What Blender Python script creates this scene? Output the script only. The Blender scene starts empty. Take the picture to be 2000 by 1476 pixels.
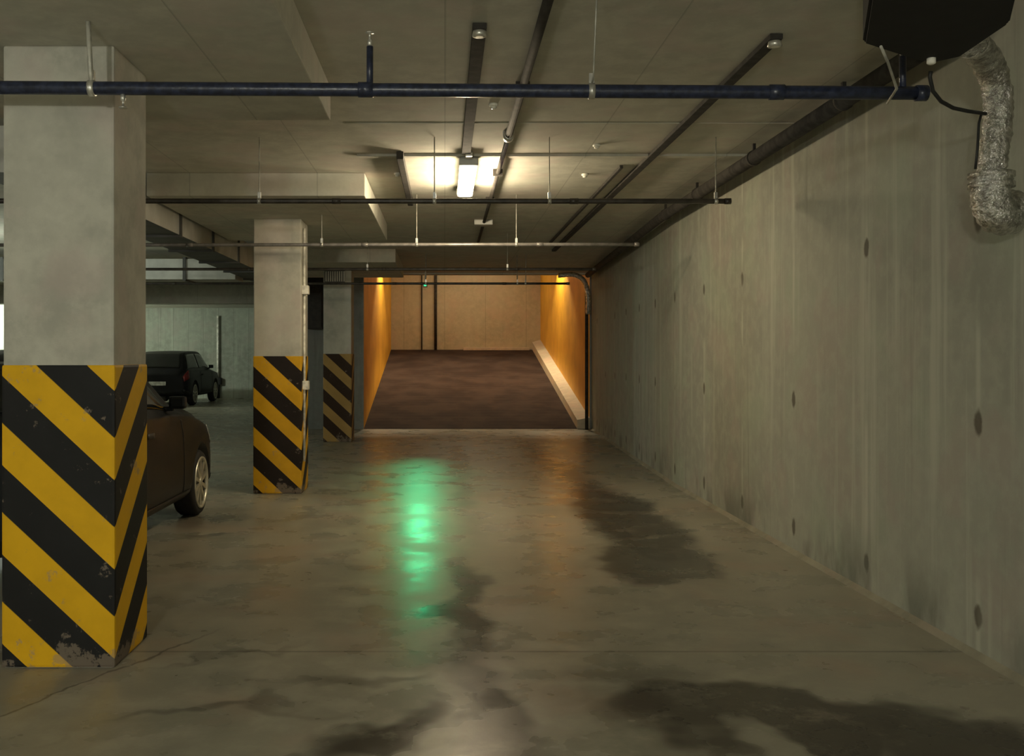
import bpy, bmesh, math, random
from mathutils import Vector, Matrix, noise
random.seed(7)
S = bpy.context.scene
COL = S.collection
PI = math.pi

# ------------------------------------------------------------------ camera
FPX = 1900.0; VX, VY = 868.0, 695.0; HC = 1.54
cd = bpy.data.cameras.new('camera'); cam = bpy.data.objects.new('camera', cd); COL.objects.link(cam)
cam.location = (0, 0, HC); cam.rotation_euler = (PI/2, 0, 0)
cd.sensor_width = 36; cd.lens = 36*FPX/2000; cd.clip_start = .05; cd.clip_end = 200
cd.shift_x = (1000-VX)/2000; cd.shift_y = -(738-VY)/2000
S.camera = cam
# ------------------------------------------------------------------ world, exposure
w = bpy.data.worlds.new('world'); S.world = w; w.use_nodes = True
w.node_tree.nodes['Background'].inputs[0].default_value = (.6, .62, .55, 1)
w.node_tree.nodes['Background'].inputs[1].default_value = .02
S.view_settings.view_transform = 'Standard'; S.view_settings.look = 'None'
S.view_settings.gamma = 1; S.view_settings.use_curve_mapping = False
S.view_settings.exposure = -0.10

def light(name, kind, loc, energy, color, rot=(0, 0, 0), **kw):
    l = bpy.data.lights.new(name, kind); l.energy = energy; l.color = color
    for k, v in kw.items(): setattr(l, k, v)
    o = bpy.data.objects.new(name, l); COL.objects.link(o); o.location = loc; o.rotation_euler = rot
    return o
WARM = (1.0, .82, .55); NEUT = (.98, .97, .84); COOL = (.9, 1.0, .86)
# point lights for unseen garage lamps behind or beside the camera, plus added fill
light('lamp_light_behind', 'POINT', (-1.1, -3.0, 2.15), 430, NEUT, shadow_soft_size=.12)
light('ceiling_fill_light', 'POINT', (.3, -1.0, 1.95), 42, NEUT, shadow_soft_size=.2)  # added fill behind the camera, lifts the near ceiling; no lamp stands there
light('lamp_light_behind_left', 'POINT', (-7.0, .5, 2.6), 130, NEUT, shadow_soft_size=.3)
light('lamp_light_left', 'POINT', (-7.4, 13.2, 2.75), 170, COOL, shadow_soft_size=.2)
light('lamp_light_far_left', 'POINT', (-12.8, 30.2, 2.6), 520, COOL, shadow_soft_size=.2)

# ------------------------------------------------------------------ node helpers
class NT:
    def __init__(s, name, rough=.8, metal=0.0, coat=0.0):
        s.m = bpy.data.materials.new(name); s.m.use_nodes = True
        s.t = s.m.node_tree; s.b = s.t.nodes['Principled BSDF']
        s.b.inputs['Roughness'].default_value = rough; s.b.inputs['Metallic'].default_value = metal
    def n(s, kind): return s.t.nodes.new(kind)
    def put(s, inp, v):
        if hasattr(v, 'is_linked') or isinstance(v, bpy.types.NodeSocket): s.t.links.new(v, inp)
        elif isinstance(v, (tuple, list)): inp.default_value = (*v, 1) if len(v) == 3 and inp.type == 'RGBA' else v
        else: inp.default_value = v
    def math(s, op, a, b=None, c=None, clamp=False):
        n = s.n('ShaderNodeMath'); n.operation = op; n.use_clamp = clamp
        for i, v in enumerate((a, b, c)):
            if v is not None: s.put(n.inputs[i], v)
        return n.outputs[0]
    def pos(s, obj=False):
        if obj: v = s.n('ShaderNodeTexCoord').outputs['Object']
        else: v = s.n('ShaderNodeNewGeometry').outputs['Position']
        return v
    def sep(s, v):
        n = s.n('ShaderNodeSeparateXYZ'); s.put(n.inputs[0], v); return n.outputs
    def scale(s, v, sc):
        n = s.n('ShaderNodeVectorMath'); n.operation = 'MULTIPLY'; s.put(n.inputs[0], v); n.inputs[1].default_value = sc; return n.outputs[0]
    def noise(s, v, scale=1, detail=4, rough=.55):
        n = s.n('ShaderNodeTexNoise'); s.put(n.inputs['Vector'], v); n.inputs['Scale'].default_value = scale
        n.inputs['Detail'].default_value = detail; n.inputs['Roughness'].default_value = rough; return n.outputs[0]
    def ramp(s, v, a, b, lo=0.0, hi=1.0, smooth=True):
        n = s.n('ShaderNodeMapRange'); n.interpolation_type = 'SMOOTHSTEP' if smooth else 'LINEAR'
        s.put(n.inputs[0], v); n.inputs[1].default_value = a; n.inputs[2].default_value = b
        n.inputs[3].default_value = lo; n.inputs[4].default_value = hi; return n.outputs[0]
    def mix(s, f, a, b, mode='MIX'):
        n = s.n('ShaderNodeMix'); n.data_type = 'RGBA'; n.blend_type = mode
        s.put(n.inputs[0], f); s.put(n.inputs[6], a); s.put(n.inputs[7], b); return n.outputs[2]
    def bump(s, h, strength=.3, dist=.01):
        n = s.n('ShaderNodeBump'); n.inputs['Strength'].default_value = strength; n.inputs['Distance'].default_value = dist
        s.put(n.inputs['Height'], h); s.t.links.new(n.outputs[0], s.b.inputs['Normal'])
    def color(s, c): s.put(s.b.inputs['Base Color'], c)
    def ellipse(s, x, y, cx, cy, rx, ry, ang=0, soft=.5):
        dx = s.math('SUBTRACT', x, cx); dy = s.math('SUBTRACT', y, cy)
        ca, sa = math.cos(ang), math.sin(ang)
        u = s.math('ADD', s.math('MULTIPLY', dx, ca/rx), s.math('MULTIPLY', dy, sa/rx))
        v = s.math('ADD', s.math('MULTIPLY', dx, -sa/ry), s.math('MULTIPLY', dy, ca/ry))
        r = s.math('SQRT', s.math('ADD', s.math('MULTIPLY', u, u), s.math('MULTIPLY', v, v)))
        return s.ramp(r, 1.0, 1.0-soft, 0, 1)

def concrete(name, base, dark=.7, rough=.85, streak=False, coarse=.7, obj=False, board=None):
    k = NT(name, rough); p = k.pos(obj)
    a = k.noise(p, coarse, 5, .6); b = k.noise(p, 6, 5, .65)
    c = k.mix(k.ramp(a, .35, .65), [x*dark for x in base], base)
    c = k.mix(k.ramp(b, .35, .7, 0, .55), c, [min(1, x*1.22) for x in base])
    pink = k.noise(p, 2.3, 3)
    c = k.mix(k.ramp(pink, .48, .64, 0, .35), c, (base[0]*1.1, base[1]*.92, base[2]*.98))
    if streak:
        s2 = k.noise(k.scale(p, (5, 5, .35)), 1.2, 4, .6)
        c = k.mix(k.ramp(s2, .5, .72, 0, .5), c, [x*1.35 for x in base])
        s3 = k.noise(k.scale(p, (9, 9, .5)), 1.0, 3, .6)
        c = k.mix(k.ramp(s3, .55, .75, 0, .5), c, [x*.6 for x in base])
    if board:
        xyz = k.sep(p); q = k.math('FRACT', k.math('MULTIPLY', xyz[board[0]], 1/board[1]))
        edge = k.ramp(q, 0, board[2], 1, 0)
        c = k.mix(k.math('MULTIPLY', edge, .6), c, [x*.45 for x in base])
    k.color(c); k.bump(b, .25, .01)
    return k.m

def plain(name, col, rough=.6, metal=0.0, var=.25, scale=12, bump=0.0, emis=0.0):
    k = NT(name, rough, metal); a = k.noise(k.pos(True), scale, 4)
    k.color(k.mix(k.ramp(a, .35, .65), [x*(1-var) for x in col], [min(1, x*(1+var)) for x in col]))
    if bump: k.bump(a, bump, .01)
    if emis:
        k.b.inputs['Emission Color'].default_value = (*col, 1); k.b.inputs['Emission Strength'].default_value = emis
    return k.m

# ------------------------------------------------------------------ materials
C_COL = (.50, .49, .42); C_CEIL = (.56, .55, .47); C_WALL = (.335, .335, .27)
m_col = concrete('column_concrete', C_COL, .75, .8, coarse=1.6)
m_ceil = concrete('ceiling_concrete', C_CEIL, .82, .85, coarse=.6, board=(0, 1.22, .012))
m_far = concrete('hall_wall_concrete', (.32, .34, .28), .7, .85, streak=True, coarse=.5, board=(0, .55, .05))
m_plaster = concrete('ramp_wall_plaster', (.50, .44, .30), .85, .85, coarse=.8, board=(0, 1.3, .02))
m_block = concrete('grey_wall', (.27, .28, .26), .8, .85, streak=True)
m_curb = concrete('curb_plaster', (.62, .52, .38), .85, .8)
m_kerb = concrete('wall_foot_mortar', (.28, .26, .19), .7, .9, coarse=2)

def right_wall_mat():
    k = NT('formed_wall_concrete', .82); p = k.pos(); base = C_WALL
    a = k.noise(p, .55, 5, .6); b = k.noise(p, 7, 5, .65)
    c = k.mix(k.ramp(a, .35, .65), [x*.82 for x in base], base)
    c = k.mix(k.ramp(k.noise(p, 1.7, 3), .5, .62, 0, .4), c, (base[0]*1.08, base[1]*.9, base[2]*.95))
    c = k.mix(k.ramp(k.noise(p, 1.1, 3), .5, .66, 0, .4), c, (base[0]*.88, base[1]*1.06, base[2]*.95))
    c = k.mix(k.ramp(b, .4, .7, 0, .4), c, [x*1.25 for x in base])
    s2 = k.noise(k.scale(p, (1, 7, .28)), 1.0, 4, .6)
    c = k.mix(k.ramp(s2, .52, .70, 0, .75), c, [x*1.32 for x in base])
    s3 = k.noise(k.scale(p, (1, 10, .4)), 1.0, 3, .6)
    c = k.mix(k.ramp(s3, .57, .75, 0, .45), c, [x*.62 for x in base])
    x, y, z = k.sep(p)
    # pale run-off lines under the tie holes and the joints between form panels
    yy = k.math('FRACT', k.math('DIVIDE', k.math('SUBTRACT', y, 4.98-.66), 1.32))
    dy = k.math('MULTIPLY', k.math('ABSOLUTE', k.math('SUBTRACT', yy, .5)), 1.32)
    run = k.math('MULTIPLY', k.ramp(dy, .035, .005), k.ramp(k.noise(p, 1.5, 2), .45, .6))
    c = k.mix(k.math('MULTIPLY', run, .55), c, [x*1.5 for x in base])
    # tie holes: dark, slightly ragged, elongated downward
    dn = k.math('MULTIPLY', k.math('SUBTRACT', k.noise(p, 14, 3), .5), .12)
    tot = None
    for zc in (2.24, 1.2, .2):
        dz = k.math('SUBTRACT', z, zc)
        r = k.math('SQRT', k.math('ADD', k.math('POWER', k.math('DIVIDE', dy, .042), 2), k.math('POWER', k.math('DIVIDE', k.math('ABSOLUTE', dz), .075), 2)))
        r = k.math('ADD', r, k.math('MULTIPLY', dn, 6))
        e = k.ramp(r, 1.1, .6)
        tot = e if tot is None else k.math('MAXIMUM', tot, e)
    keep = k.ramp(k.noise(k.scale(p, (.1, .9, .9)), 1.0, 1), .36, .44)
    tot = k.math('MULTIPLY', tot, keep)
    c = k.mix(k.math('MULTIPLY', tot, .85), c, (.07, .055, .035))
    # damp, dirty foot of the wall
    foot = k.math('MULTIPLY', k.ramp(z, .5, .0), k.ramp(k.noise(k.scale(p, (1, 2.2, 1)), 1.0, 4), .46, .62))
    c = k.mix(k.math('MULTIPLY', foot, .75), c, [x*.4 for x in base])
    k.color(c); k.bump(b, .3, .012)
    return k.m
m_wall = right_wall_mat()

def floor_mat():
    k = NT('garage_floor', .5); p = k.pos(); base = (.30, .285, .22)
    x0, y0, z0 = k.sep(p)
    nx = k.math('SUBTRACT', k.noise(p, 1.3, 3, .55), .5)
    ny = k.math('SUBTRACT', k.noise(k.scale(p, (1, -1, 1)), 1.4, 3, .55), .5)
    x = k.math('ADD', x0, k.math('MULTIPLY', nx, .62)); y = k.math('ADD', y0, k.math('MULTIPLY', ny, 1.5))
    a = k.noise(p, .5, 5, .6); b = k.noise(p, 4, 6, .7)
    c = k.mix(k.ramp(a, .35, .65), [v*.80 for v in base], base)
    c = k.mix(k.ramp(b, .4, .7, 0, .55), c, [v*1.25 for v in base])
    c = k.mix(k.ramp(k.noise(p, 1.3, 3), .5, .66, 0, .4), c, (base[0]*1.12, base[1]*.88, base[2]*.85))
    E = lambda cx, cy, rx, ry, ang=0, soft=.5, amt=1.0: k.math('MULTIPLY', k.ellipse(x, y, cx, cy, rx, ry, ang, soft), amt)
    st = [E(.16, 5.8, .19, 2.3, 0, .6, .95), E(.2, 4.1, .24, 1.2, .1, .6, 1.0), E(.22, 14, .22, 8, 0, .8, .6),
          E(1.72, 9.3, .52, 3.4, 0, .45, .95), E(1.55, 14, .4, 5, .05, .7, .7), E(1.6, 7.3, .55, .9, 0, .3, .8),
          E(1.45, 4.15, .85, .5, -.2, .4, 1.0), E(2.05, 3.75, .5, .55, 0, .5, .95), E(1.0, 3.65, .35, .3, 0, .6, .8),
          E(-.28, 4.05, .22, .5, -.5, .6, 1.0), E(-.55, 3.6, .5, .3, .3, .7, .75), E(-.35, 4.75, .75, .12, .35, .8, .55),
          E(-1.0, 4.15, .8, .10, .35, .8, .5), E(-1.1, 5.0, .5, .05, .3, .8, .4), E(.02, 5.9, .25, .16, 0, .5, .95), E(.15, 5.0, .3, .3, 0, .7, .55),
          E(-2.3, 9.2, .7, .7, 0, .8, .6), E(-2.0, 8.2, .35, .12, .5, .6, .5), E(.9, 4.6, .5, .25, .4, .8, .4), E(-.6, 7.0, .6, .5, 0, .9, .25)]
    t = st[0]
    for e in st[1:]: t = k.math('MAXIMUM', t, e)
    t = k.math('MULTIPLY', t, k.ramp(k.noise(p, 3.2, 5, .7), .28, .5, .62, 1.0))
    isle = k.ellipse(x, y, 1.28, 3.82, .16, .3, 0, .5)
    t = k.math('MULTIPLY', t, k.math('SUBTRACT', 1.0, k.math('MULTIPLY', isle, .85)))
    c = k.mix(k.math('MULTIPLY', t, .93), c, (.034, .029, .022))
    rust = k.math('MULTIPLY', k.ellipse(x, y, 1.28, 11.0, .35, 1.4, 0, .8), k.ramp(k.noise(p, 3, 4), .4, .6))
    c = k.mix(k.math('MULTIPLY', rust, .55), c, (.30, .14, .05))
    spots = k.ramp(k.noise(p, 9, 3, .5), .70, .76)
    c = k.mix(k.math('MULTIPLY', spots, .5), c, (.07, .055, .04))
    # construction joints
    j = k.ramp(k.math('ABSOLUTE', k.math('SUBTRACT', y0, 5.07)), .016, .006)
    j2 = k.ramp(k.math('ABSOLUTE', k.math('SUBTRACT', y0, 17.9)), .05, .02)
    c = k.mix(k.math('MULTIPLY', k.math('MAXIMUM', j, j2), .5), c, (.07, .06, .045))
    # crack running off the near column
    wob = k.math('MULTIPLY', k.math('SUBTRACT', k.noise(p, 5, 3), .5), .12)
    cr = k.math('ADD', k.math('ADD', k.math('MULTIPLY', x0, .9), k.math('MULTIPLY', y0, -.44)), wob)
    crk = k.math('MULTIPLY', k.ramp(k.math('ABSOLUTE', k.math('ADD', cr, 3.55)), .012, .004), k.ramp(x0, -1.2, -1.4))
    c = k.mix(k.math('MULTIPLY', crk, .6), c, (.06, .05, .035))
    k.color(c)
    r = k.ramp(k.noise(p, 2.0, 4), .35, .65, .25, .36)
    r = k.math('SUBTRACT', r, k.math('MULTIPLY', t, .05))
    k.put(k.b.inputs['Roughness'], r)
    k.b.inputs['Specular IOR Level'].default_value = .22
    k.bump(k.noise(k.scale(p, (1, 1, 1)), 9, 4, .6), .06, .02)
    return k.m
m_floor = floor_mat()

def stripe_mat(name, yf, xr, yellow, black, chip=.5):
    """diagonal hazard stripes: a chevron folded over the column's front right corner (object coordinates)"""
    k = NT(name, .6); k.b.inputs['Specular IOR Level'].default_value = .2; p = k.pos(True); x, y, z = k.sep(p)
    nrm = k.n('ShaderNodeTexCoord').outputs['Normal']; nx, ny, nz = k.sep(nrm)
    side = k.math('GREATER_THAN', k.math('ABSOLUTE', nx), .7)
    uf = k.math('ADD', z, k.math('MULTIPLY', k.math('SUBTRACT', x, xr), .93))
    us = k.math('SUBTRACT', z, k.math('MULTIPLY', k.math('SUBTRACT', y, yf), .93))
    u = k.math('ADD', k.math('MULTIPLY', uf, k.math('SUBTRACT', 1.0, side)), k.math('MULTIPLY', us, side))
    u = k.math('FRACT', k.math('DIVIDE', k.math('ADD', u, 4.4-.045), .44))
    tri = k.math('ABSOLUTE', k.math('SUBTRACT', u, .235))
    isy = k.ramp(tri, .245, .23)
    n = k.noise(p, 5, 5, .6)
    yl = k.mix(k.ramp(n, .35, .7, 0, .5), yellow, [v*.78 for v in yellow])
    bk = k.mix(k.ramp(n, .4, .7, 0, .6), black, [v*1.4 for v in black])
    c = k.mix(isy, bk, yl)
    nn = k.noise(p, 9, 5, .7)
    lowz = k.ramp(z, .22, .0, 0, 1)
    ch = k.math('MULTIPLY', k.ramp(k.math('ADD', nn, k.math('MULTIPLY', lowz, .16)), .62, .68), chip)
    c = k.mix(ch, c, (.30, .24, .18))
    k.color(c); k.bump(n, .08, .01)
    return k.m
m_hangar = plain('pale_strap', (.45, .44, .38), .5, .3)
m_blue = plain('dark_blue_pipe_paint', (.022, .028, .055), .32, 0, .35, 30, .2)
m_darkpipe = plain('dark_pipe_paint', (.05, .042, .034), .35, 0, .3)
m_greypipe = plain('grey_pipe_paint', (.22, .205, .19), .3, .3, .2)
m_conduit = plain('brown_conduit', (.035, .03, .025), .85, 0, .3)
m_tray = plain('dull_cable_tray', (.045, .04, .034), .9, 0, .3)
m_galv = plain('galvanised_sheet', (.50, .50, .46), .5, .35, .12, 3)
m_ductdark = plain('dark_duct_sheet', (.10, .10, .095), .5, .3, .2, 3)
m_black = plain('black_unit_steel', (.005, .0045, .004), .8, 0, .3)
m_rubber = plain('black_rubber', (.012, .012, .011), .6, 0, .2)
m_white = plain('white_plastic', (.75, .73, .64), .4)
m_cabinet = plain('dark_brown_cabinet', (.035, .026, .018), .6)
m_steel = plain('bright_clamp_steel', (.62, .61, .56), .35, .7)
m_tube = plain('lit_lamp_cover', (1.0, .86, .58), .4, 0, 0, 1, 0, 9)
m_green = plain('assumed_signal_lens', (.05, .9, .35), .3, 0, 0, 1, 0, 1.6)
m_amber = plain('lit_ramp_lamp', (1.0, .75, .4), .4, 0, 0, 1, 0, 8)
def foil():
    k = NT('aluminium_foil', .12, 1.0); p = k.pos(True)
    n = k.noise(p, 26, 5, .7); n2 = k.noise(p, 70, 3, .7)
    k.color(k.mix(k.ramp(n, .3, .7), (.34, .33, .31), (.92, .91, .88)))
    k.bump(k.math('ADD', n, k.math('MULTIPLY', n2, .5)), .9, .018); return k.m
m_foil = foil()
def orange():
    k = NT('orange_wall_paint', .5); p = k.pos(); n = k.noise(p, 1.6, 5, .6)
    k.color(k.mix(k.ramp(n, .35, .65), (.70, .34, .015), (.82, .43, .03))); k.bump(k.noise(p, 12, 4), .15, .01); return k.m
m_orange = orange()
def rampfloor():
    k = NT('ramp_surface', .95); k.b.inputs['Specular IOR Level'].default_value = .1; p = k.pos(); x, y, z = k.sep(p)
    g = k.math('FRACT', k.math('MULTIPLY', y, 1/.28)); n = k.noise(p, 1.4, 4)
    c = k.mix(k.ramp(n, .35, .65), (.038, .024, .020), (.062, .040, .032))
    c = k.mix(k.ramp(g, .2, .0, 0, .5), c, (.08, .05, .035)); k.color(c); k.bump(g, .3, .01); return k.m
m_ramp = rampfloor()

# ------------------------------------------------------------------ mesh helpers
def bx(bm, x0, x1, y0, y1, z0, z1, bev=0.0, mi=0):
    r = bmesh.ops.create_cube(bm, size=1, matrix=Matrix.Translation(((x0+x1)/2, (y0+y1)/2, (z0+z1)/2)) @ Matrix.Diagonal((x1-x0, y1-y0, z1-z0, 1)))
    fs = {f for v in r['verts'] for f in v.link_faces}
    for f in fs: f.material_index = mi
    if bev: bmesh.ops.bevel(bm, geom=list({e for v in r['verts'] for e in v.link_edges}), offset=bev, segments=2, affect='EDGES', profile=.6)
def tube(bm, pts, r, seg=14, cap=True, rad=None):
    pts = [Vector(p) for p in pts]; rings = []; up = None
    for i, p in enumerate(pts):
        d = (pts[min(i+1, len(pts)-1)] - pts[max(i-1, 0)]).normalized()
        if up is None:
            up = Vector((0, 0, 1)) if abs(d.z) < .9 else Vector((0, 1, 0))
        a = d.cross(up).normalized(); up = a.cross(d).normalized()
        rr = rad[i] if rad else r
        rings.append([bm.verts.new(p + rr*(math.cos(2*PI*j/seg)*a + math.sin(2*PI*j/seg)*up)) for j in range(seg)])
    for i in range(len(rings)-1):
        for j in range(seg):
            f = bm.faces.new((rings[i][j], rings[i][(j+1) % seg], rings[i+1][(j+1) % seg], rings[i+1][j])); f.smooth = True
    if cap:
        bm.faces.new(rings[0][::-1]); bm.faces.new(rings[-1])
def prism(bm, poly, z0, z1):
    a = [bm.verts.new((x, y, z0)) for x, y in poly]; b = [bm.verts.new((x, y, z1)) for x, y in poly]; n = len(poly)
    bm.faces.new(a[::-1]); bm.faces.new(b)
    for i in range(n): bm.faces.new((a[i], a[(i+1) % n], b[(i+1) % n], b[i]))
def lathe(bm, prof, loc, axis='Z', seg=20, half=1.0):
    """prof: list of (radius, height) revolved about an axis through loc"""
    rings = []
    for r, h in prof:
        ring = []
        for j in range(seg):
            t = 2*PI*j/seg; a, b = r*math.cos(t), r*math.sin(t)
            v = {'Z': (a, b, h), 'X': (h, a, b), 'Y': (a, h, b)}[axis]
            ring.append(bm.verts.new(Vector(loc)+Vector(v)))
        rings.append(ring)
    for i in range(len(rings)-1):
        for j in range(seg):
            f = bm.faces.new((rings[i][j], rings[i][(j+1) % seg], rings[i+1][(j+1) % seg], rings[i+1][j])); f.smooth = True
    bm.faces.new(rings[0][::-1]); bm.faces.new(rings[-1])
def obj(name, bm, m, parent=None, loc=None):
    bmesh.ops.recalc_face_normals(bm, faces=bm.faces[:])
    me = bpy.data.meshes.new(name); bm.to_mesh(me); bm.free()
    for mm in (m if isinstance(m, (list, tuple)) else [m]): me.materials.append(mm)
    o = bpy.data.objects.new(name, me); COL.objects.link(o)
    if loc: o.location = loc
    if parent: o.parent = parent
    return o
def tag(o, label, cat, group=None):
    o['label'] = label; o['category'] = cat
    if group: o['group'] = group
    return o
def thing(name, label, cat, loc=(0, 0, 0), rz=0, group=None):
    o = bpy.data.objects.new(name, None); COL.objects.link(o); o.location = loc; o.rotation_euler = (0, 0, rz)
    return tag(o, label, cat, group)
def struct(name, bm, m, parent=None):
    o = obj(name, bm, m, parent)
    if not parent: o['kind'] = 'structure'
    return o
B = bmesh.new
H = 3.29; XW = 2.72; YE = 20.5; XR = 3.10; XL = -1.70; YR = 31.0; YB = 35.5

# ------------------------------------------------------------------ setting
b = B(); prism(b, [(-14, -6), (XW+.3, -6), (XR+.2, 11), (XR+.2, YE), (-2.4, YE), (-2.4, YB), (-14, YB)], -.12, 0); struct('floor', b, m_floor)
b = B()
prism(b, [(-14, -6), (XW+.3, -6), (XR+.2, 11), (XR+.2, YE), (-2.4, YE), (-2.4, YB), (-14, YB)], H, H+.3)
ceil = struct('ceiling', b, m_ceil)
# thick drop panels of the slab over the columns, a low form joint and an added rib
for (x0, x1, y0, y1) in ((-2.85, -.74, 3.4, 6.32), (-2.85, -.76, 9.3, 12.9), (-2.85, -.8, 15.9, 19.0)):
    b = B(); bx(b, x0, x1, y0, y1, 3.07, H-.0005, .008); struct('ceiling_drop_panel', b, m_ceil)
b = B(); bx(b, -.76, 2.7, 8.42, 8.50, H-.022, H-.0005); struct('ceiling_joint_rib', b, m_ceil)  # rib added to give the lamp glow a crisp front edge
b = B(); bx(b, -.74, 2.7, 7.30, 7.34, H-.005, H-.0005); struct('ceiling_joint_rib', b, m_ceil)
# right wall, opening out slightly beyond the lamp
b = B(); prism(b, [(XW, -6), (XW+.02, 11.5), (XR, YE), (XR, YE+.3), (XR+.4, YE+.3), (XR+.4, -6)], 0, H); struct('wall_right', b, m_wall)
b = B(); prism(b, [(-14.3, -6.3), (XR+.4, -6.3), (XR+.4, -6), (-14.3, -6)], 0, H); struct('wall_front', b, m_far)
b = B(); bx(b, -14.3, -14, -6, YB, 0, H); struct('wall_left', b, m_far)
b = B(); bx(b, -14.3, -2.95, YB, YB+.3, 0, H); struct('wall_back', b, m_far)
b = B(); bx(b, -2.95, XL, YE, YB+.3, 0, 5.3)
b.faces.ensure_lookup_table()
for f in b.faces:
    f.material_index = 1 if f.normal.x > .9 else 0
struct('wall_middle', b, [m_block, m_orange])
b = B(); bx(b, XR-.04, XR+.3, YE, YR+.3, 0, 5.3)
for f in b.faces: f.material_index = 1 if f.normal.x < -.9 else 0
struct('wall_ramp', b, [m_block, m_orange])
b = B(); bx(b, XL-.1, XR+.1, YR, YR+.3, 0, 5.3); struct('wall_ramp_back', b, m_plaster)
b = B(); bx(b, XL-.1, XR+.2, YE, YR+.3, 5.2, 5.45); struct('ceiling_ramp', b, m_ceil)
b = B(); bx(b, XL-.1, XR+.2, YE-.02, YE+.25, H, 5.3); bx(b, XL, XR-.04, YE-.02, YE+.25, H-.03, H); struct('trim_1', b, m_ceil)
ZR = 1.74
b = B()
vs = [b.verts.new(v) for v in ((XL, YE, -.1), (XR-.04, YE, -.1), (XR-.04, YR, -.1), (XL, YR, -.1), (XL, YE, .0), (XR-.04, YE, .0), (XR-.04, YR, ZR), (XL, YR, ZR))]
for q in ((0, 1, 2, 3), (4, 5, 6, 7), (0, 1, 5, 4), (1, 2, 6, 5), (2, 3, 7, 6), (3, 0, 4, 7)): b.faces.new([vs[i] for i in q])
struct('floor_ramp', b, m_ramp)
# pale plastered kerb climbing the right side of the ramp
def kerb(x0, x1, h):
    b = B()
    v = [b.verts.new(c) for c in ((x0, YE+.02, 0), (x1, YE+.02, 0), (x1, YE+.02, h), (x0, YE+.02, h*.8), (x0, YR, ZR), (x1, YR, ZR), (x1, YR, ZR+h*1.3), (x0, YR, ZR+h))]
    for q in ((0, 1, 2, 3), (4, 5, 6, 7), (0, 1, 5, 4), (1, 2, 6, 5), (2, 3, 7, 6), (3, 0, 4, 7)): b.faces.new([v[i] for i in q])
    return b
struct('trim_2', kerb(XR-.30, XR-.04, .24), m_curb)
b = B(); bx(b, .6, 2.7, YR-.14, YR, ZR-.02, ZR+.07, .01); struct('trim_3', b, m_curb)
# mortar fillet along the foot of the right wall
b = B()
for (x0, y0, x1, y1) in ((XW, -6, XW+.02, 11.5), (XW+.02, 11.5, XR, YE)):
    v = [b.verts.new(c) for c in ((x0-.035, y0, 0), (x0, y0, 0), (x0, y0, .03), (x1-.035, y1, 0), (x1, y1, 0), (x1, y1, .03))]
    for q in ((0, 1, 2), (3, 5, 4), (0, 2, 5, 3), (1, 4, 5, 2), (0, 3, 4, 1)): b.faces.new([v[i] for i in q])
struct('trim_4', b, m_kerb)

# ------------------------------------------------------------------ columns
YEL = (.80, .45, .010)
def column(yf, wid, dep, zt, label, yellow, black, top, xr=-1.63, ledge=0):
    xc = xr-wid/2; yc = yf+dep/2
    b = B(); bx(b, -wid/2, wid/2, -dep/2, dep/2, 0, zt, .012)
    c = obj('concrete_column', b, m_col, None, (xc, yc, 0)); tag(c, label, 'column', 'concrete columns with hazard stripes along the aisle')
    b = B(); t = .006
    bx(b, -wid/2-t, wid/2+t, -dep/2-t, dep/2+t, .003, top, .014)
    obj('hazard_stripe_band', b, stripe_mat('hazard_stripes', -dep/2-t, wid/2+t, yellow, black), c)
    return c
c1 = column(4.8, .548, .52, 3.071, 'big square concrete column nearest the camera with bright yellow and black stripes', YEL, (.014, .014, .014), 1.497)
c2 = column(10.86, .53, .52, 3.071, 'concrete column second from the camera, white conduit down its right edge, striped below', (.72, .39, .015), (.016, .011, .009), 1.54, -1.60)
c3 = column(17.4, .50, .50, 3.071, 'furthest striped concrete column, just left of the orange ramp opening', (.42, .27, .09), (.035, .02, .012), 1.58, -1.665)  # stripe yellow dulled: the column's lack of light put into the colour
# conduit with two junction boxes on the second column
b = B(); tube(b, [(-1.583, 10.99, .35), (-1.583, 10.99, 2.98)], .014, 8)
cn = obj('wall_conduit', b, m_white); tag(cn, 'thin white conduit running down the right face of the second column', 'conduit')
for z in (2.285, 1.21):
    b = B(); bx(b, -1.606, -1.53, 10.93, 11.04, z-.05, z+.05, .008); obj('junction_box', b, m_white, cn)
# grille on top of third column
g = thing('vent_grille', 'small grey slatted grille high on the furthest striped column', 'vent', (-1.9, 17.39, 2.96))
b = B(); bx(b, -.24, .12, -.03, -.01, -.11, .11); obj('backing', b, m_ductdark, g)
b = B()
for i in range(9): bx(b, -.22+i*.04, -.20+i*.04, -.05, -.02, -.09, .09)
obj('slats', b, m_galv, g)
# dark cabinet beside the third column
cb = thing('wall_cabinet', 'tall dark brown cabinet high on the grey wall between second and third columns', 'cabinet', (-2.68, YE, 2.1))
b = B(); bx(b, -.17, .14, -.22, -.001, 0, 1.12, .01); obj('body', b, m_cabinet, cb)
b = B(); bx(b, -.15, .12, -.235, -.222, .03, 1.09, .004); obj('door', b, m_cabinet, cb)

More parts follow.
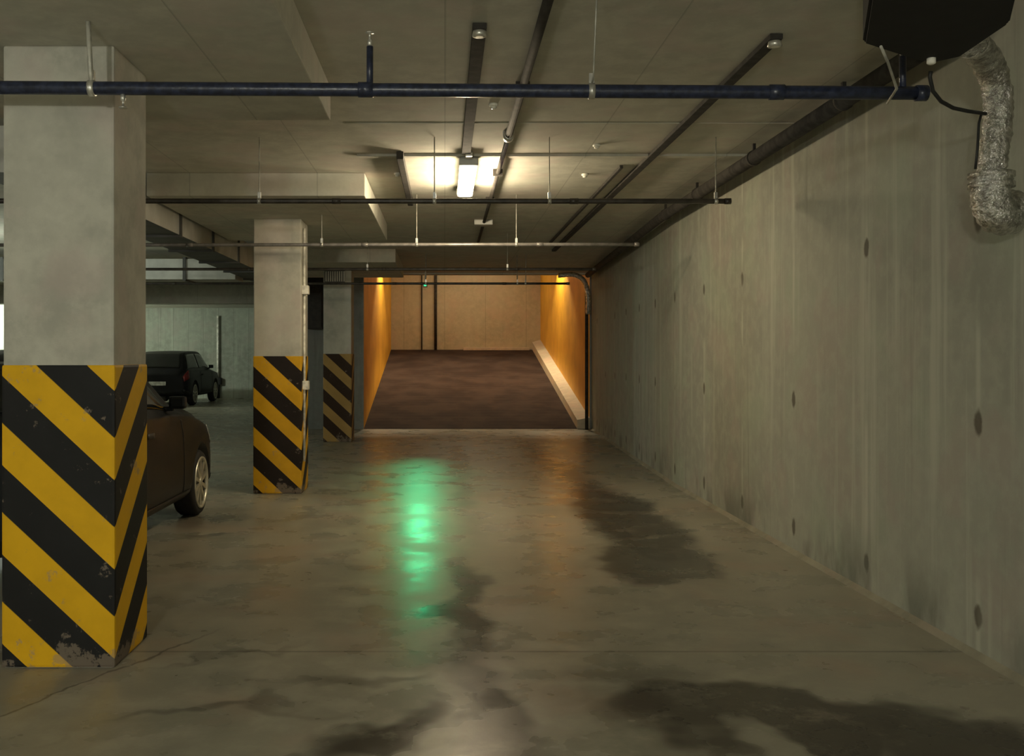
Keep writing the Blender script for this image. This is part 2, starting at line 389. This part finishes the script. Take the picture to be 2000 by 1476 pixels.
# ------------------------------------------------------------------ sprinkler pipes across the ceiling
def head(parent, x, y, z, up=1):
    b = B()
    lathe(b, [(.006, 0), (.012, 0), (.012, .03*up), (.006, .035*up), (.005, .06*up), (.02, .062*up), (.021, .066*up), (.004, .068*up)], (x, y, z), 'Z', 12)
    obj('sprinkler_head', b, m_steel, parent)
def sprinkler(y, z0, z1, x0, x1, r, mat, label, hangers, stubs=(), heads=()):
    t = thing('sprinkler_pipe', label, 'pipe', (x0, y, z0), 0, 'sprinkler pipes hung across the aisle ceiling')
    def zz(x): return (z1-z0)*(x-x0)/(x1-x0)
    b = B(); n = 12
    tube(b, [((x1-x0)*i/n, 0, zz(x0+(x1-x0)*i/n)) for i in range(n+1)], r, 16); obj('pipe', b, mat, t)
    b = B(); lathe(b, [(r*.9, 0), (r*1.18, 0), (r*1.18, .05), (r*.9, .052)], (x1-x0-.04, 0, zz(x1)), 'X', 16); obj('end_cap', b, mat, t)
    x = x0+1.3
    while x < x1-.4:                       # threaded sleeves where lengths meet
        b = B(); lathe(b, [(r*.9, 0), (r*1.15, .002), (r*1.15, .07), (r*.9, .072)], (x-x0, 0, zz(x)), 'X', 16); obj('sleeve', b, mat, t); x += 1.9
    for hx, dy, wide in hangers:
        b = B(); hz = zz(hx); zc = H - z0
        if -3.1 < hx < -.74 and 3.4 < y+dy < 6.32: zc = 3.07 - z0
        tube(b, [(hx-x0, dy, zc), (hx-x0, dy*.3, hz+r+.02), (hx-x0, 0, hz+r*.9)], .004*wide, 6); obj('hanger_rod', b, m_hangar, t)
        b = B(); lathe(b, [(r*1.02, 0), (r*1.2, 0), (r*1.2, .028), (r*1.02, .028)], (hx-x0-.014, 0, hz), 'X', 16)
        bx(b, hx-x0-.012, hx-x0+.012, -.01, .01, hz+r, hz+r+.05); obj('clamp', b, m_steel, t)
    for sx, h in stubs:
        b = B(); hz = zz(sx); tube(b, [(sx-x0, 0, hz), (sx-x0, 0, hz+h)], r*.5, 12); obj('riser_stub', b, mat, t); head(t, sx-x0, 0, hz+h)
    for sx in heads: head(t, sx-x0, 0, zz(sx)-r*.8, -1)
    return t
P1 = 4.5
sprinkler(P1, 2.79, 2.755, -3.6, 2.22, .031, m_blue, 'thick dark blue pipe nearest the camera, crossing in front of the big column',
          [(-1.63, -.05, 3.0), (.68, -.2, 1.0)], [(-.345, .20), (2.12, .17)], [-1.486])
sprinkler(7.78, 2.78, 2.777, -6, 2.28, .021, m_darkpipe, 'thin dark pipe second from the camera, passing just below the lit lamp',
          [(-1.48, 0, 1), (-.08, 0, 1.2), (.84, 0, 1), (2.17, 0, 1.2)], [], [])
sprinkler(10.55, 2.74, 2.75, -6, 2.1, .019, m_greypipe, 'thin grey pipe third from the camera, catching the lamp light along its front',
          [(-1.33, 0, 1), (-.30, 0, 1.2), (.78, 0, 1.2)], [], [])
sprinkler(13.9, 2.78, 2.78, -6, 2.15, .02, m_darkpipe, 'thin dark pipe fourth from the camera, in the dim ceiling before the ramp',
          [(-1.1, 0, 1), (.9, 0, 1)], [], [])
sprinkler(16.8, 2.79, 2.79, -6, 2.15, .02, m_darkpipe, 'furthest thin dark pipe, crossing just in front of the ramp opening',
          [(-.32, 0, 2.2), (1.26, .1, 2.2), (1.40, -.1, 1.5)], [], [])

# pipes and trays that run along the aisle under the ceiling
t = thing('ceiling_pipe', 'dark pipe running lengthwise under the ceiling, passing just right of the lamp', 'pipe', (.50, 2.5, H-.035))
b = B(); tube(b, [(0, 0, 0), (0, 5.1, 0)], .027, 12); obj('pipe', b, m_conduit, t)
b = B(); tube(b, [(0, 5.1, 0), (.01, 12.5, 0)], .02, 12); obj('thin_pipe', b, m_conduit, t)
b = B(); lathe(b, [(.02, 0), (.042, 0), (.042, .09), (.02, .09)], (0, 5.05, 0), 'Y', 16); bx(b, -.045, .045, 5.07, 5.11, .0, .035); obj('coupling', b, m_steel, t)
for yy in (1.6, 3.7, 6.6, 8.2):
    b = B(); bx(b, -.045, .045, yy, yy+.02, -.03, .035); obj('saddle_clip', b, m_conduit, t)
def tray(name, x, y0, y1, wd, label, end=True):
    t = thing(name, label, 'cable tray', (x, y0, H-.033))
    b = B(); bx(b, -wd/2, wd/2, 0, y1-y0, 0, .03, .004); obj('channel', b, m_tray, t)
    if end:
        b = B(); lathe(b, [(.02, 0), (.035, -.004), (.04, -.03), (.02, -.036)], (0, .03, -.001), 'Z', 16); obj('end_fitting', b, m_steel, t)
    return t
tray('cable_tray', .185, 5.1, 8.3, .075, 'short cable channel on the ceiling in front of the lamp')
tray('cable_tray', 1.80, 5.27, 16, .07, 'long cable channel on the ceiling between the lamp and the right wall')
tray('cable_tray', 1.62, 8.9, 15, .03, 'narrow cable channel beside the long one, starting right of the lamp', False)
b = B(); bx(b, -.41, -.35, 8.3, 10.9, H-.07, H-.004, .006); tag(obj('cable_duct', b, m_conduit), 'dark cable duct on the ceiling just left of the lit lamp', 'cable duct')
t = thing('corner_pipe', 'wide brownish pipe along the corner of ceiling and right wall', 'pipe', (XW-.17, 0, H-.12))
b = B(); tube(b, [(0, 5.2, 0), (.0, 11.4, 0), (XR-XW-.04, 19.6, 0)], .055, 14); obj('pipe', b, m_tray, t)
for yy in (6.2, 8.0, 9.8, 11.2):
    b = B(); lathe(b, [(.055, 0), (.064, 0), (.064, .03), (.055, .03)], (0, yy, 0), 'Y', 16); bx(b, -.012, .012, yy, yy+.03, .05, .118); obj('clip', b, m_tray, t)
# small round fittings (detectors) on the ceiling
for (x, y, lab) in ((.34, 6.75, 'small pale round detector on the ceiling between first and second pipes, near centre'),
                    (1.26, 8.05, 'small pale round detector on the ceiling right of the lamp'),
                    (-.45, 9.3, 'small pale round detector on the ceiling left of the lamp'),
                    (1.35, 9.35, 'small pale round detector on the ceiling above the second pipe, right of lamp')):
    t = thing('smoke_detector', lab, 'detector', (x, y, H), 0, 'small round detectors on the ceiling')
    b = B(); lathe(b, [(.03, .0), (.034, -.012), (.026, -.02)], (0, 0, 0), 'Z', 16); obj('base', b, m_white, t)
    b = B(); lathe(b, [(.022, -.02), (.02, -.034), (.008, -.037)], (0, 0, 0), 'Z', 16); obj('sensor_cap', b, m_white, t)
t = thing('signal_box', 'small shiny box on the ceiling between the second and third pipes', 'box', (.50, 12.55, H-.07))
b = B(); bx(b, -.12, .12, -.1, .1, 0, .069, .01); obj('body', b, m_galv, t)

# ------------------------------------------------------------------ the lit lamp
L = thing('ceiling_lamp', 'glowing strip lamp on the ceiling in the middle of the aisle', 'lamp', (.21, 9.25, H))
b = B(); bx(b, -.07, .07, -.80, .80, -.05, -.001, .008); obj('housing', b, m_galv, L)
b = B(); bx(b, -.085, .085, -.83, -.72, -.10, -.03, .01); obj('end_cap', b, m_galv, L)
b = B(); bx(b, -.085, .085, .72, .83, -.10, -.03, .01); obj('end_cap', b, m_galv, L)
b = B(); bx(b, -.078, .078, -.72, .72, -.125, -.05, .03); obj('lit_cover', b, m_tube, L)
b = B(); bx(b, -.03, .03, -.98, -.84, -.05, -.001, .005); obj('cable_gland', b, m_white, L)
for dy in (-.5, 0, .5): light('lamp_light', 'POINT', (.21, 9.25+dy, H-.20), 40, WARM, shadow_soft_size=.06)

# ------------------------------------------------------------------ ramp opening
def ramp_lamp(x, y, z, s, lab):
    t = thing('wall_lamp', lab, 'lamp', (x, y, z), 0, 'lamps high on the orange ramp walls')
    b = B(); bx(b, -.05, .05, -.12, .12, -.02, .06, .01); obj('housing', b, m_galv, t)
    b = B(); bx(b, -.04, .04, -.1, .1, -.06, -.02, .01); obj('lit_cover', b, m_amber, t)
    light('ramp_lamp_light', 'SPOT', (x, y, z-.12), 460, (1, .84, .54), spot_size=math.radians(122), spot_blend=.25, shadow_soft_size=.05)
ramp_lamp(XL+.34, 25.9, 4.5, 1, 'lamp at the top of the left orange ramp wall')
ramp_lamp(XR-.40, 25.5, 4.5, -1, 'lamp at the top of the right orange ramp wall')
light('ramp_fill_light', 'AREA', (.7, 28.5, 5.1), 60, (1, .88, .62), (0, 0, 0), shape='RECTANGLE', size=2.5, size_y=3)  # added warm fill under the closed ramp ceiling, no daylight gets in
for x, r, lab in ((-.28, .045, 'thick vertical pipe on the beige wall at the top of the ramp'), (-.72, .02, 'thin vertical pipe on the beige wall, left of the thick one')):
    b = B(); tube(b, [(x, YR-.06, ZR), (x, YR-.06, 5.0)], r, 10); tag(obj('drain_pipe', b, m_conduit), lab, 'pipe')
b = B(); tube(b, [(2.98, YE-.12, 0), (2.98, YE-.12, 2.9)], .035, 10); tag(obj('corner_drain_pipe', b, m_conduit), 'dark vertical pipe at the corner where right wall meets ramp opening', 'pipe')
def foil_tube(pts, r, seg=26, ribs=1.0, amp=.012, fine=8):
    # Catmull-Rom through pts, with ribbed and crumpled radius
    P = [Vector(p) for p in pts]; P = [P[0]*2-P[1]]+P+[P[-1]*2-P[-2]]; out = []
    for i in range(1, len(P)-2):
        for j in range(fine):
            t = j/fine; a, c, d, e = P[i-1], P[i], P[i+1], P[i+2]
            out.append(.5*((2*c)+(-a+d)*t+(2*a-5*c+4*d-e)*t*t+(-a+3*c-3*d+e)*t**3))
    out.append(P[-2]); b = B()
    rad = [r*(1+(.07 if k % 2 else -.05)*ribs) for k in range(len(out))]
    tube(b, out, r, seg, True, rad)
    for v in b.verts:
        v.co += Vector((noise.noise(v.co*19), noise.noise(v.co*19+Vector((5, 0, 0))), noise.noise(v.co*19+Vector((0, 7, 0)))))*amp
    return b
b = foil_tube([(2.35, 20.1, 3.2), (2.65, 20.1, 3.22), (2.86, 20.1, 3.12), (2.96, 20.1, 2.85), (2.97, 20.1, 2.4)], .05, 14, 1, .004, 8)
tag(obj('flexible_duct', b, m_foil), 'thin silver flexible duct curving down at the ramp corner', 'duct')
# assumed green light, added to make the green streak on the floor
t = thing('assumed_signal_light', 'assumed small green signal light, added at the top of the ramp opening for its floor reflection', 'signal light', (-.40, YE-.25, 3.02))
b = B(); bx(b, -.05, .05, -.05, .05, -.05, .05, .01); bx(b, -.012, .012, -.012, .012, .045, H-3.02-.001); obj('housing', b, m_galv, t)
b = B(); lathe(b, [(.026, 0), (.03, -.012), (.02, -.022)], (0, -.05, 0), 'Y', 16); obj('lens', b, m_green, t)
b = B(); bx(b, -.045, .045, -.12, -.05, .035, .042); obj('hood', b, m_black, t)
gp = Vector((-.52, YE-.38, 2.90)); tgt = Vector((-.36, 12.0, 0)); q = (tgt-gp).to_track_quat('-Z', 'Y')
go = light('assumed_signal_beam', 'SPOT', gp, 175, (.05, 1.0, .38), spot_size=math.radians(20), spot_blend=1.0, shadow_soft_size=.04)
go.rotation_euler = q.to_euler()

# ------------------------------------------------------------------ air ducts over the parking bays
t = thing('air_duct', 'long rectangular dark air duct running lengthwise behind the columns', 'duct', (-3.15, 7, 2.86))
b = B(); bx(b, -.26, .26, 0, 13.4, 0, .34, .006)
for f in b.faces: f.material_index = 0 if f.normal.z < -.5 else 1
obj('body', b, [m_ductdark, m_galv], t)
for i in range(9):
    b = B(); bx(b, -.285, .285, 1.5*i+.6, 1.5*i+.64, -.025, .36); obj('flange', b, m_ductdark, t)
t = thing('branch_duct', 'pale galvanised air duct crossing the parking bays left of the second column', 'duct', (-12, 16, 2.80))
b = B(); bx(b, 0, 8.56, 0, .6, 0, .34, .006); obj('body', b, m_galv, t)
for i in range(6):
    b = B(); bx(b, 1.5*i+.2, 1.5*i+.25, -.025, .625, -.025, .365); obj('flange', b, m_ductdark, t)
b = B(); bx(b, -14, -2.95, 24, 24.6, 2.84, H); struct('trim_5', b, m_ceil)
t = thing('standing_pipe', 'thin white vertical pipe against the back wall beyond the parked cars', 'pipe', (-8.25, YB-.06, 0))
b = B(); tube(b, [(0, 0, .55), (0, 0, 3.0)], .045, 10); obj('pipe', b, m_white, t)
b = B(); tube(b, [(0, 0, 0), (0, 0, .55)], .06, 10); bx(b, -.12, .12, -.1, .05, .5, .75, .01); obj('valve', b, m_black, t)

# ------------------------------------------------------------------ ventilation unit and foil duct, top right
t = thing('ventilation_unit', 'black ventilation unit hanging from the ceiling at the top right', 'ventilation unit', (1.85, 3.6, 2.80))
poly = [(-.13-.03, .37-.04), (.16, .555), (.26, .58), (.33, .50), (.30, .10), (.10, -.30), (-.40, -.30)]
b = B(); prism(b, poly, 0, .40); bmesh.ops.bevel(b, geom=b.edges[:], offset=.012, segments=2, affect='EDGES'); obj('casing', b, m_black, t)
for px, py in ((-.05, .30), (.22, .42), (0, -.2)):
    b = B(); tube(b, [(px, py, .39), (px, py, H-2.80)], .006, 6); obj('hanger_rod', b, m_hangar, t)
b = B(); lathe(b, [(.012, 0), (.018, 0), (.018, -.025), (.01, -.03)], (.212, .52, .004), 'Z', 12); obj('cable_gland', b, m_white, t)
b = B(); tube(b, [(-.10, .30, -.02), (-.02, .42, -.04), (.08, .55, -.12), (.13, .75, -.13)], .006, 6); obj('strap', b, m_hangar, t)
# cable from the unit to the duct
def px3(x, y, d): return ((x-VX)*d/FPX, d, HC-(y-VY)*d/FPX)
cp = [px3(1818, 139, 4.13), px3(1816, 150, 4.14), px3(1822, 178, 4.16), px3(1838, 198, 4.2), px3(1862, 211, 4.25), px3(1890, 217, 4.3), px3(1925, 222, 4.36)]
b = B(); tube(b, cp, .0085, 10); tag(obj('black_cable', b, m_rubber), 'black cable curving from the ventilation unit to the foil duct', 'cable')
t = thing('foil_duct', 'crumpled shiny foil air duct hanging beside the right wall', 'duct', (0, 0, 0))
pts = [px3(1900, 85, 4.2), px3(1925, 115, 4.33), px3(1943, 160, 4.42), px3(1950, 215, 4.45), px3(1943, 280, 4.45), px3(1937, 335, 4.45), px3(1936, 362, 4.45)]
b = foil_tube(pts, .062, 30, .6, .010, 9); obj('flexible_hose', b, m_foil, t)
e = Vector(px3(1936, 362, 4.45))
ex = [e+Vector((0, 0, .05)), e, e+Vector((.005, .01, -.06)), e+Vector((.035, .03, -.115)), e+Vector((.10, .06, -.135)), e+Vector((.16, .09, -.10)), (XW-.07, 4.58, e.z-.085)]
b = foil_tube(ex, .085, 30, .6, .006, 5); obj('elbow', b, m_foil, t)
for dz in (.035, -.012):
    b = B(); lathe(b, [(.08, 0), (.098, 0), (.098, .022), (.08, .022)], (e.x, e.y, e.z+dz), 'Z', 28); obj('collar_ring', b, m_foil, t)
b = B(); tube(b, [px3(1918, 218, 4.40), px3(1912, 240, 4.40), px3(1909, 290, 4.38), px3(1905, 330, 4.38)], .006, 8); obj('tie_wire', b, m_rubber, t)

# ------------------------------------------------------------------ cars
def carpaint(name, col, rough=.28):
    k = NT(name, .42, .0); k.b.inputs['Specular IOR Level'].default_value = .18; k.b.inputs['Coat Weight'].default_value = .08; k.b.inputs['Coat Roughness'].default_value = .15
    n = k.noise(k.pos(True), 3, 4); k.color(k.mix(k.ramp(n, .35, .65), [c*.85 for c in col], [c*1.15 for c in col])); return k.m
m_glass = plain('dark_car_glass', (.01, .011, .011), .06, 0, .1)
m_rim = plain('alloy_rim', (.62, .60, .50), .35, .6, .1)
m_tyre = plain('tyre_rubber', (.014, .013, .012), .8)
m_trimb = plain('black_car_trim', (.012, .012, .012), .5)
m_head = plain('headlight_glass', (.6, .6, .56), .15, .5)
m_tail = plain('tail_light_red', (.22, .01, .008), .25)
m_plate = plain('pale_plate', (.6, .6, .56), .5)

def interp(tab, s):
    if s <= tab[0][0]: return tab[0][1]
    for i in range(len(tab)-1):
        if s <= tab[i+1][0]:
            (a, x), (b_, y) = tab[i], tab[i+1]; xm = tab[i-1][1] if i else x; yp = tab[i+2][1] if i+2 < len(tab) else y
            am = tab[i-1][0] if i else a-(b_-a); bp = tab[i+2][0] if i+2 < len(tab) else b_+(b_-a)
            h = b_-a; t = (s-a)/h; m0 = (y-xm)/(b_-am)*h; m1 = (yp-x)/(bp-a)*h
            d = y-x
            if d == 0: m0 = m1 = 0
            else: m0 = max(min(m0/d, 3), 0)*d; m1 = max(min(m1/d, 3), 0)*d
            return (2*t**3-3*t*t+1)*x+(t**3-2*t*t+t)*m0+(-2*t**3+3*t*t)*y+(t**3-t*t)*m1
    return tab[-1][1]

def make_car(label, loc, rz, paint, spec):
    Lc, W, R = spec['L'], spec['W'], spec['R']; top, belt, hw, roofw = spec['top'], spec['belt'], spec['hw'], spec['roofw']
    z0 = spec['z0']; fa, ra = spec['axles']
    root = thing('car', label, 'car', loc, rz)
    # local frame: +Y is the nose direction, s = distance back from the nose
    def surf(s, t):
        h = interp(hw, s); bt = interp(belt, s); tp = interp(top, s); rw = interp(roofw, s)
        lo = interp(spec['low'], s)
        keys = [(0, (h-.09, lo)), (.08, (h-.02, lo+.07)), (.3, (h, lo+.35*(bt-lo))), (.5, (h-.01, lo+.75*(bt-lo))), (.6, (h-.045, bt)),
                (.64, (max(rw, 0)+(h-.07-rw)*.93, bt+(tp-.04-bt)*.07)), (.83, (rw+.01, tp-.055)), (.88, (rw-.05, tp-.018)), (1.0, (0, tp))]
        x = interp([(a, p[0]) for a, p in keys], t); z = interp([(a, p[1]) for a, p in keys], t)
        return Vector((x, Lc/2-s, z))
    def srf(s, t, side): v = surf(s, t); return Vector((v.x*side, v.y, v.z))
    NS, NTn = 84, 44; b = B(); grid = []
    for i in range(NS+1):
        s = Lc*i/NS
        row = [b.verts.new(srf(s, j/NTn, 1)) for j in range(NTn+1)]
        rowm = [b.verts.new(srf(s, (NTn-j)/NTn, -1)) for j in range(1, NTn+1)]
        grid.append(row+rowm)
    n = len(grid[0])
    for i in range(NS):
        for j in range(n):
            j2 = (j+1) % n
            f = b.faces.new((grid[i][j], grid[i][j2], grid[i+1][j2], grid[i+1][j])); f.smooth = True
    b.faces.new(grid[0][::-1]); b.faces.new(grid[-1])
    body = obj('body', b, paint, root)
    # wheel arches cut from the body
    cb = B()
    for ya in (Lc/2-fa, Lc/2-ra):
        for sd in (-1, 1):
            lathe(cb, [(R+.055, -.16), (R+.055, .16)], (sd*(W/2-.12), ya, R+.01), 'X', 40)
    cut = obj('cutter', cb, m_trimb, root)
    md = body.modifiers.new('arch', 'BOOLEAN'); md.operation = 'DIFFERENCE'; md.object = cut; md.solver = 'EXACT'; md.material_mode = 'TRANSFER'
    bpy.context.view_layer.update(); dg = bpy.context.evaluated_depsgraph_get()
    me = bpy.data.meshes.new_from_object(body.evaluated_get(dg)); body.modifiers.clear(); body.data = me
    bpy.data.objects.remove(cut)
    def patch(name, s0, s1, t0, t1, sides, mat, off=.006, sk0=0, sk1=0, na=14, nb=8):
        for sd in sides:
            b = B(); g = []
            for i in range(na+1):
                row = []
                for j in range(nb+1):
                    tt = t0+(t1-t0)*j/nb; f = j/nb
                    s = (s0+sk0*f)+((s1+sk1*f)-(s0+sk0*f))*i/na
                    p = srf(s, tt, sd); pa = srf(s+.01, tt, sd)-srf(s-.01, tt, sd); pb = srf(s, min(tt+.01, 1), sd)-srf(s, tt-.01, sd)
                    nn = pa.cross(pb); nn = nn.normalized() if nn.length > 1e-9 else Vector((0, 0, 1))
                    if nn.x*sd < -.02 or (abs(nn.x) < .05 and nn.z < 0): nn = -nn
                    row.append(b.verts.new(p+nn*off))
                g.append(row)
            for i in range(na):
                for j in range(nb):
                    f = b.faces.new((g[i][j], g[i+1][j], g[i+1][j+1], g[i][j+1])); f.smooth = True
            o = obj(name, b, mat, root); m = o.modifiers.new('s', 'SOLIDIFY'); m.thickness = .006; m.offset = 0
    def band(name, s0, s1, tlo, mat, off=.006):          # windscreen / rear window over the full width
        b = B(); g = []; na, nb = 12, 24
        for i in range(na+1):
            s = s0+(s1-s0)*i/na; row = []
            for j in range(nb+1):
                q = -1+2*j/nb; sd = 1 if q >= 0 else -1; tt = 1-(1-tlo)*abs(q)
                p = srf(s, tt, sd); row.append(b.verts.new(p+Vector((0, off*.6*(1 if s0 < Lc/2 else -1), off))))
            g.append(row)
        for i in range(na):
            for j in range(nb):
                f = b.faces.new((g[i][j], g[i+1][j], g[i+1][j+1], g[i][j+1])); f.smooth = True
        o = obj(name, b, mat, root); m = o.modifiers.new('s', 'SOLIDIFY'); m.thickness = .006; m.offset = 0
    ws, we, rs, re = spec['ws'], spec['we'], spec['rs'], spec['re']
    band('windscreen', ws, we, .89, m_glass); band('rear_window', rs, re, .89, m_glass)
    mid = (we+rs)/2-.05
    patch('side_window', ws+.28, mid-.03, .655, .81, (1, -1), m_glass, .005, we-ws-.22, 0)
    patch('side_window', mid+.03, rs+.30, .655, .81, (1, -1), m_glass, .005, 0, -.30)
    for sx in (ws+.15, mid, rs+.25):
        patch('door_seam', sx, sx+.010, .10, .62, (1, -1), m_trimb, .002, 0, 0, 1, 10)
    patch('sill_trim', fa+R+.1, ra-R-.1, .02, .10, (1, -1), m_trimb, .006, 0, 0, 12, 3)
    patch('door_handle', mid-.28, mid-.10, .52, .54, (1, -1), m_trimb, .018, 0, 0, 4, 2)
    patch('headlight', .07, .42, .50, .60, (1, -1), m_head, .006, .05, .06, 8, 5)
    patch('tail_light', Lc-.30, Lc-.03, .47, .60, (1, -1), m_tail, .006, 0, 0, 8, 5)
    patch('front_bumper_trim', .02, .35, .05, .16, (1, -1), m_trimb, .006, 0, 0, 6, 3)
    patch('rear_bumper_trim', Lc-.35, Lc-.02, .05, .16, (1, -1), m_trimb, .006, 0, 0, 6, 3)
    zf = (interp(spec['low'], 0)+interp(top, 0))/2; zb = (interp(spec['low'], Lc)+interp(top, Lc))/2
    b = B(); bx(b, -.35, .35, Lc/2-.005, Lc/2+.012, zf-.09, zf+.05, .005); obj('grille', b, m_trimb, root)
    b = B(); bx(b, -.26, .26, -Lc/2-.014, -Lc/2+.002, zb-.06, zb+.06, .004); obj('number_plate', b, m_plate, root)
    for sd in (1, -1):
        p = srf(ws+.42, .645, sd); b = B(); bx(b, p.x+sd*.10-.075, p.x+sd*.10+.075, p.y-.03, p.y+.05, p.z+.03, p.z+.14, .025); bx(b, min(p.x-.05*sd, p.x+.06*sd), max(p.x-.05*sd, p.x+.06*sd), p.y, p.y+.04, p.z+.01, p.z+.05, .008)
        obj('door_mirror', b, paint, root)
    for ya in (Lc/2-fa, Lc/2-ra):
        for sd in (-1, 1):
            b = B(); xo = sd*(W/2-.015); wd = .20
            lathe(b, [(R*.74, 0), (R*.78, -.004*1), (R*.93, .0), (R, .03), (R, wd-.03), (R*.93, wd), (R*.6, wd)] if sd < 0 else
                  [(R*.74, 0), (R*.78, .004), (R*.93, 0), (R, -.03), (R, -(wd-.03)), (R*.93, -wd), (R*.6, -wd)], (xo, ya, R), 'X', 40)
            for f in [f for f in b.faces if len(f.verts) > 4]: b.faces.remove(f)
            wheel = obj('wheel', b, m_tyre, root)
            b = B(); k = -sd
            lathe(b, [(R*.80, .02*k), (R*.79, -.008*k), (R*.73, -.008*k), (R*.70, .02*k), (R*.72, .03*k)], (xo+.004*sd, ya, R), 'X', 40)
            for f in [f for f in b.faces if len(f.verts) > 4]: b.faces.remove(f)
            for a in range(10):
                an = 2*PI*a/10+.3; c, s_ = math.cos(an), math.sin(an)
                ra_, rb_ = R*.12, R*.74; w0, w1 = R*.05, R*.065
                q = []
                for rr, ww in ((ra_, w0), (rb_, w1)):
                    for wsn in (-1, 1):
                        for dx in (.0, .035*k):
                            q.append(b.verts.new((xo+dx, ya+c*rr-s_*ww*wsn, R+s_*rr+c*ww*wsn)))
                for fc in ((0, 1, 3, 2), (4, 5, 7, 6), (0, 1, 5, 4), (2, 3, 7, 6), (0, 2, 6, 4), (1, 3, 7, 5)): b.faces.new([q[i] for i in fc])
            lathe(b, [(R*.17, .03*k), (R*.16, -.002*k), (.01, -.008*k)], (xo, ya, R), 'X', 16)
            obj('rim', b, m_rim, wheel)
            b = B(); lathe(b, [(R*.72, .10*k), (R*.72, .04*k), (R*.5, .06*k), (.02, .07*k)], (xo, ya, R), 'X', 32); obj('brake_drum', b, m_trimb, wheel)
    return root
HATCH = dict(L=4.3, W=1.74, R=.315, z0=.2, axles=(.86, 3.46), ws=1.36, we=2.06, rs=3.45, re=4.02,
    top=[(0, .62), (.08, .70), (.35, .83), (.9, .95), (1.3, 1.01), (1.7, 1.22), (2.08, 1.39), (2.5, 1.45), (3.2, 1.42), (3.6, 1.30), (4.0, 1.08), (4.22, .98), (4.3, .86)],
    belt=[(0, .55), (.08, .62), (.35, .74), (.9, .85), (1.2, .90), (2, .93), (3.2, .96), (3.9, .97), (4.22, .88), (4.3, .76)],
    hw=[(0, .60), (.06, .68), (.2, .78), (.5, .85), (1.0, .87), (3.4, .87), (3.9, .84), (4.15, .77), (4.3, .66)],
    roofw=[(0, .52), (.3, .68), (.9, .72), (1.2, .70), (2.0, .56), (3.2, .55), (3.7, .58), (4.2, .62), (4.3, .5)],
    low=[(0, .36), (.1, .25), (.4, .2), (3.9, .2), (4.2, .27), (4.3, .36)])
SUV = dict(L=4.5, W=1.86, R=.36, z0=.28, axles=(.88, 3.58), ws=1.2, we=1.85, rs=3.95, re=4.35,
    top=[(0, .85), (.08, .95), (.35, 1.03), (.9, 1.10), (1.2, 1.16), (1.55, 1.42), (1.9, 1.64), (2.5, 1.71), (3.5, 1.69), (3.95, 1.63), (4.3, 1.25), (4.42, 1.08), (4.5, .95)],
    belt=[(0, .78), (.08, .86), (.35, .95), (.9, 1.02), (1.2, 1.06), (2, 1.08), (3.5, 1.10), (4.2, 1.10), (4.42, .99), (4.5, .85)],
    hw=[(0, .70), (.06, .78), (.2, .86), (.5, .92), (1.0, .93), (3.9, .93), (4.3, .90), (4.42, .86), (4.5, .78)],
    roofw=[(0, .6), (.3, .76), (.9, .78), (1.2, .76), (1.9, .64), (3.5, .65), (4.0, .67), (4.35, .74), (4.5, .62)],
    low=[(0, .45), (.1, .34), (.4, .28), (4.1, .28), (4.4, .36), (4.5, .45)])
for kk in ('top', 'belt', 'low'): HATCH[kk] = [(a, z*1.10) for a, z in HATCH[kk]]
make_car('dark grey car with pale alloy wheel, parked just behind the nearest column', (-3.22, 8.16, 0), 0, carpaint('dark_grey_car_paint', (.013, .0145, .017)), HATCH)
make_car('black car parked far back by the rear wall, seen above the nearer car', (-8.75, 31.9, 0), 0, carpaint('black_car_paint', (.012, .012, .014)), SUV)
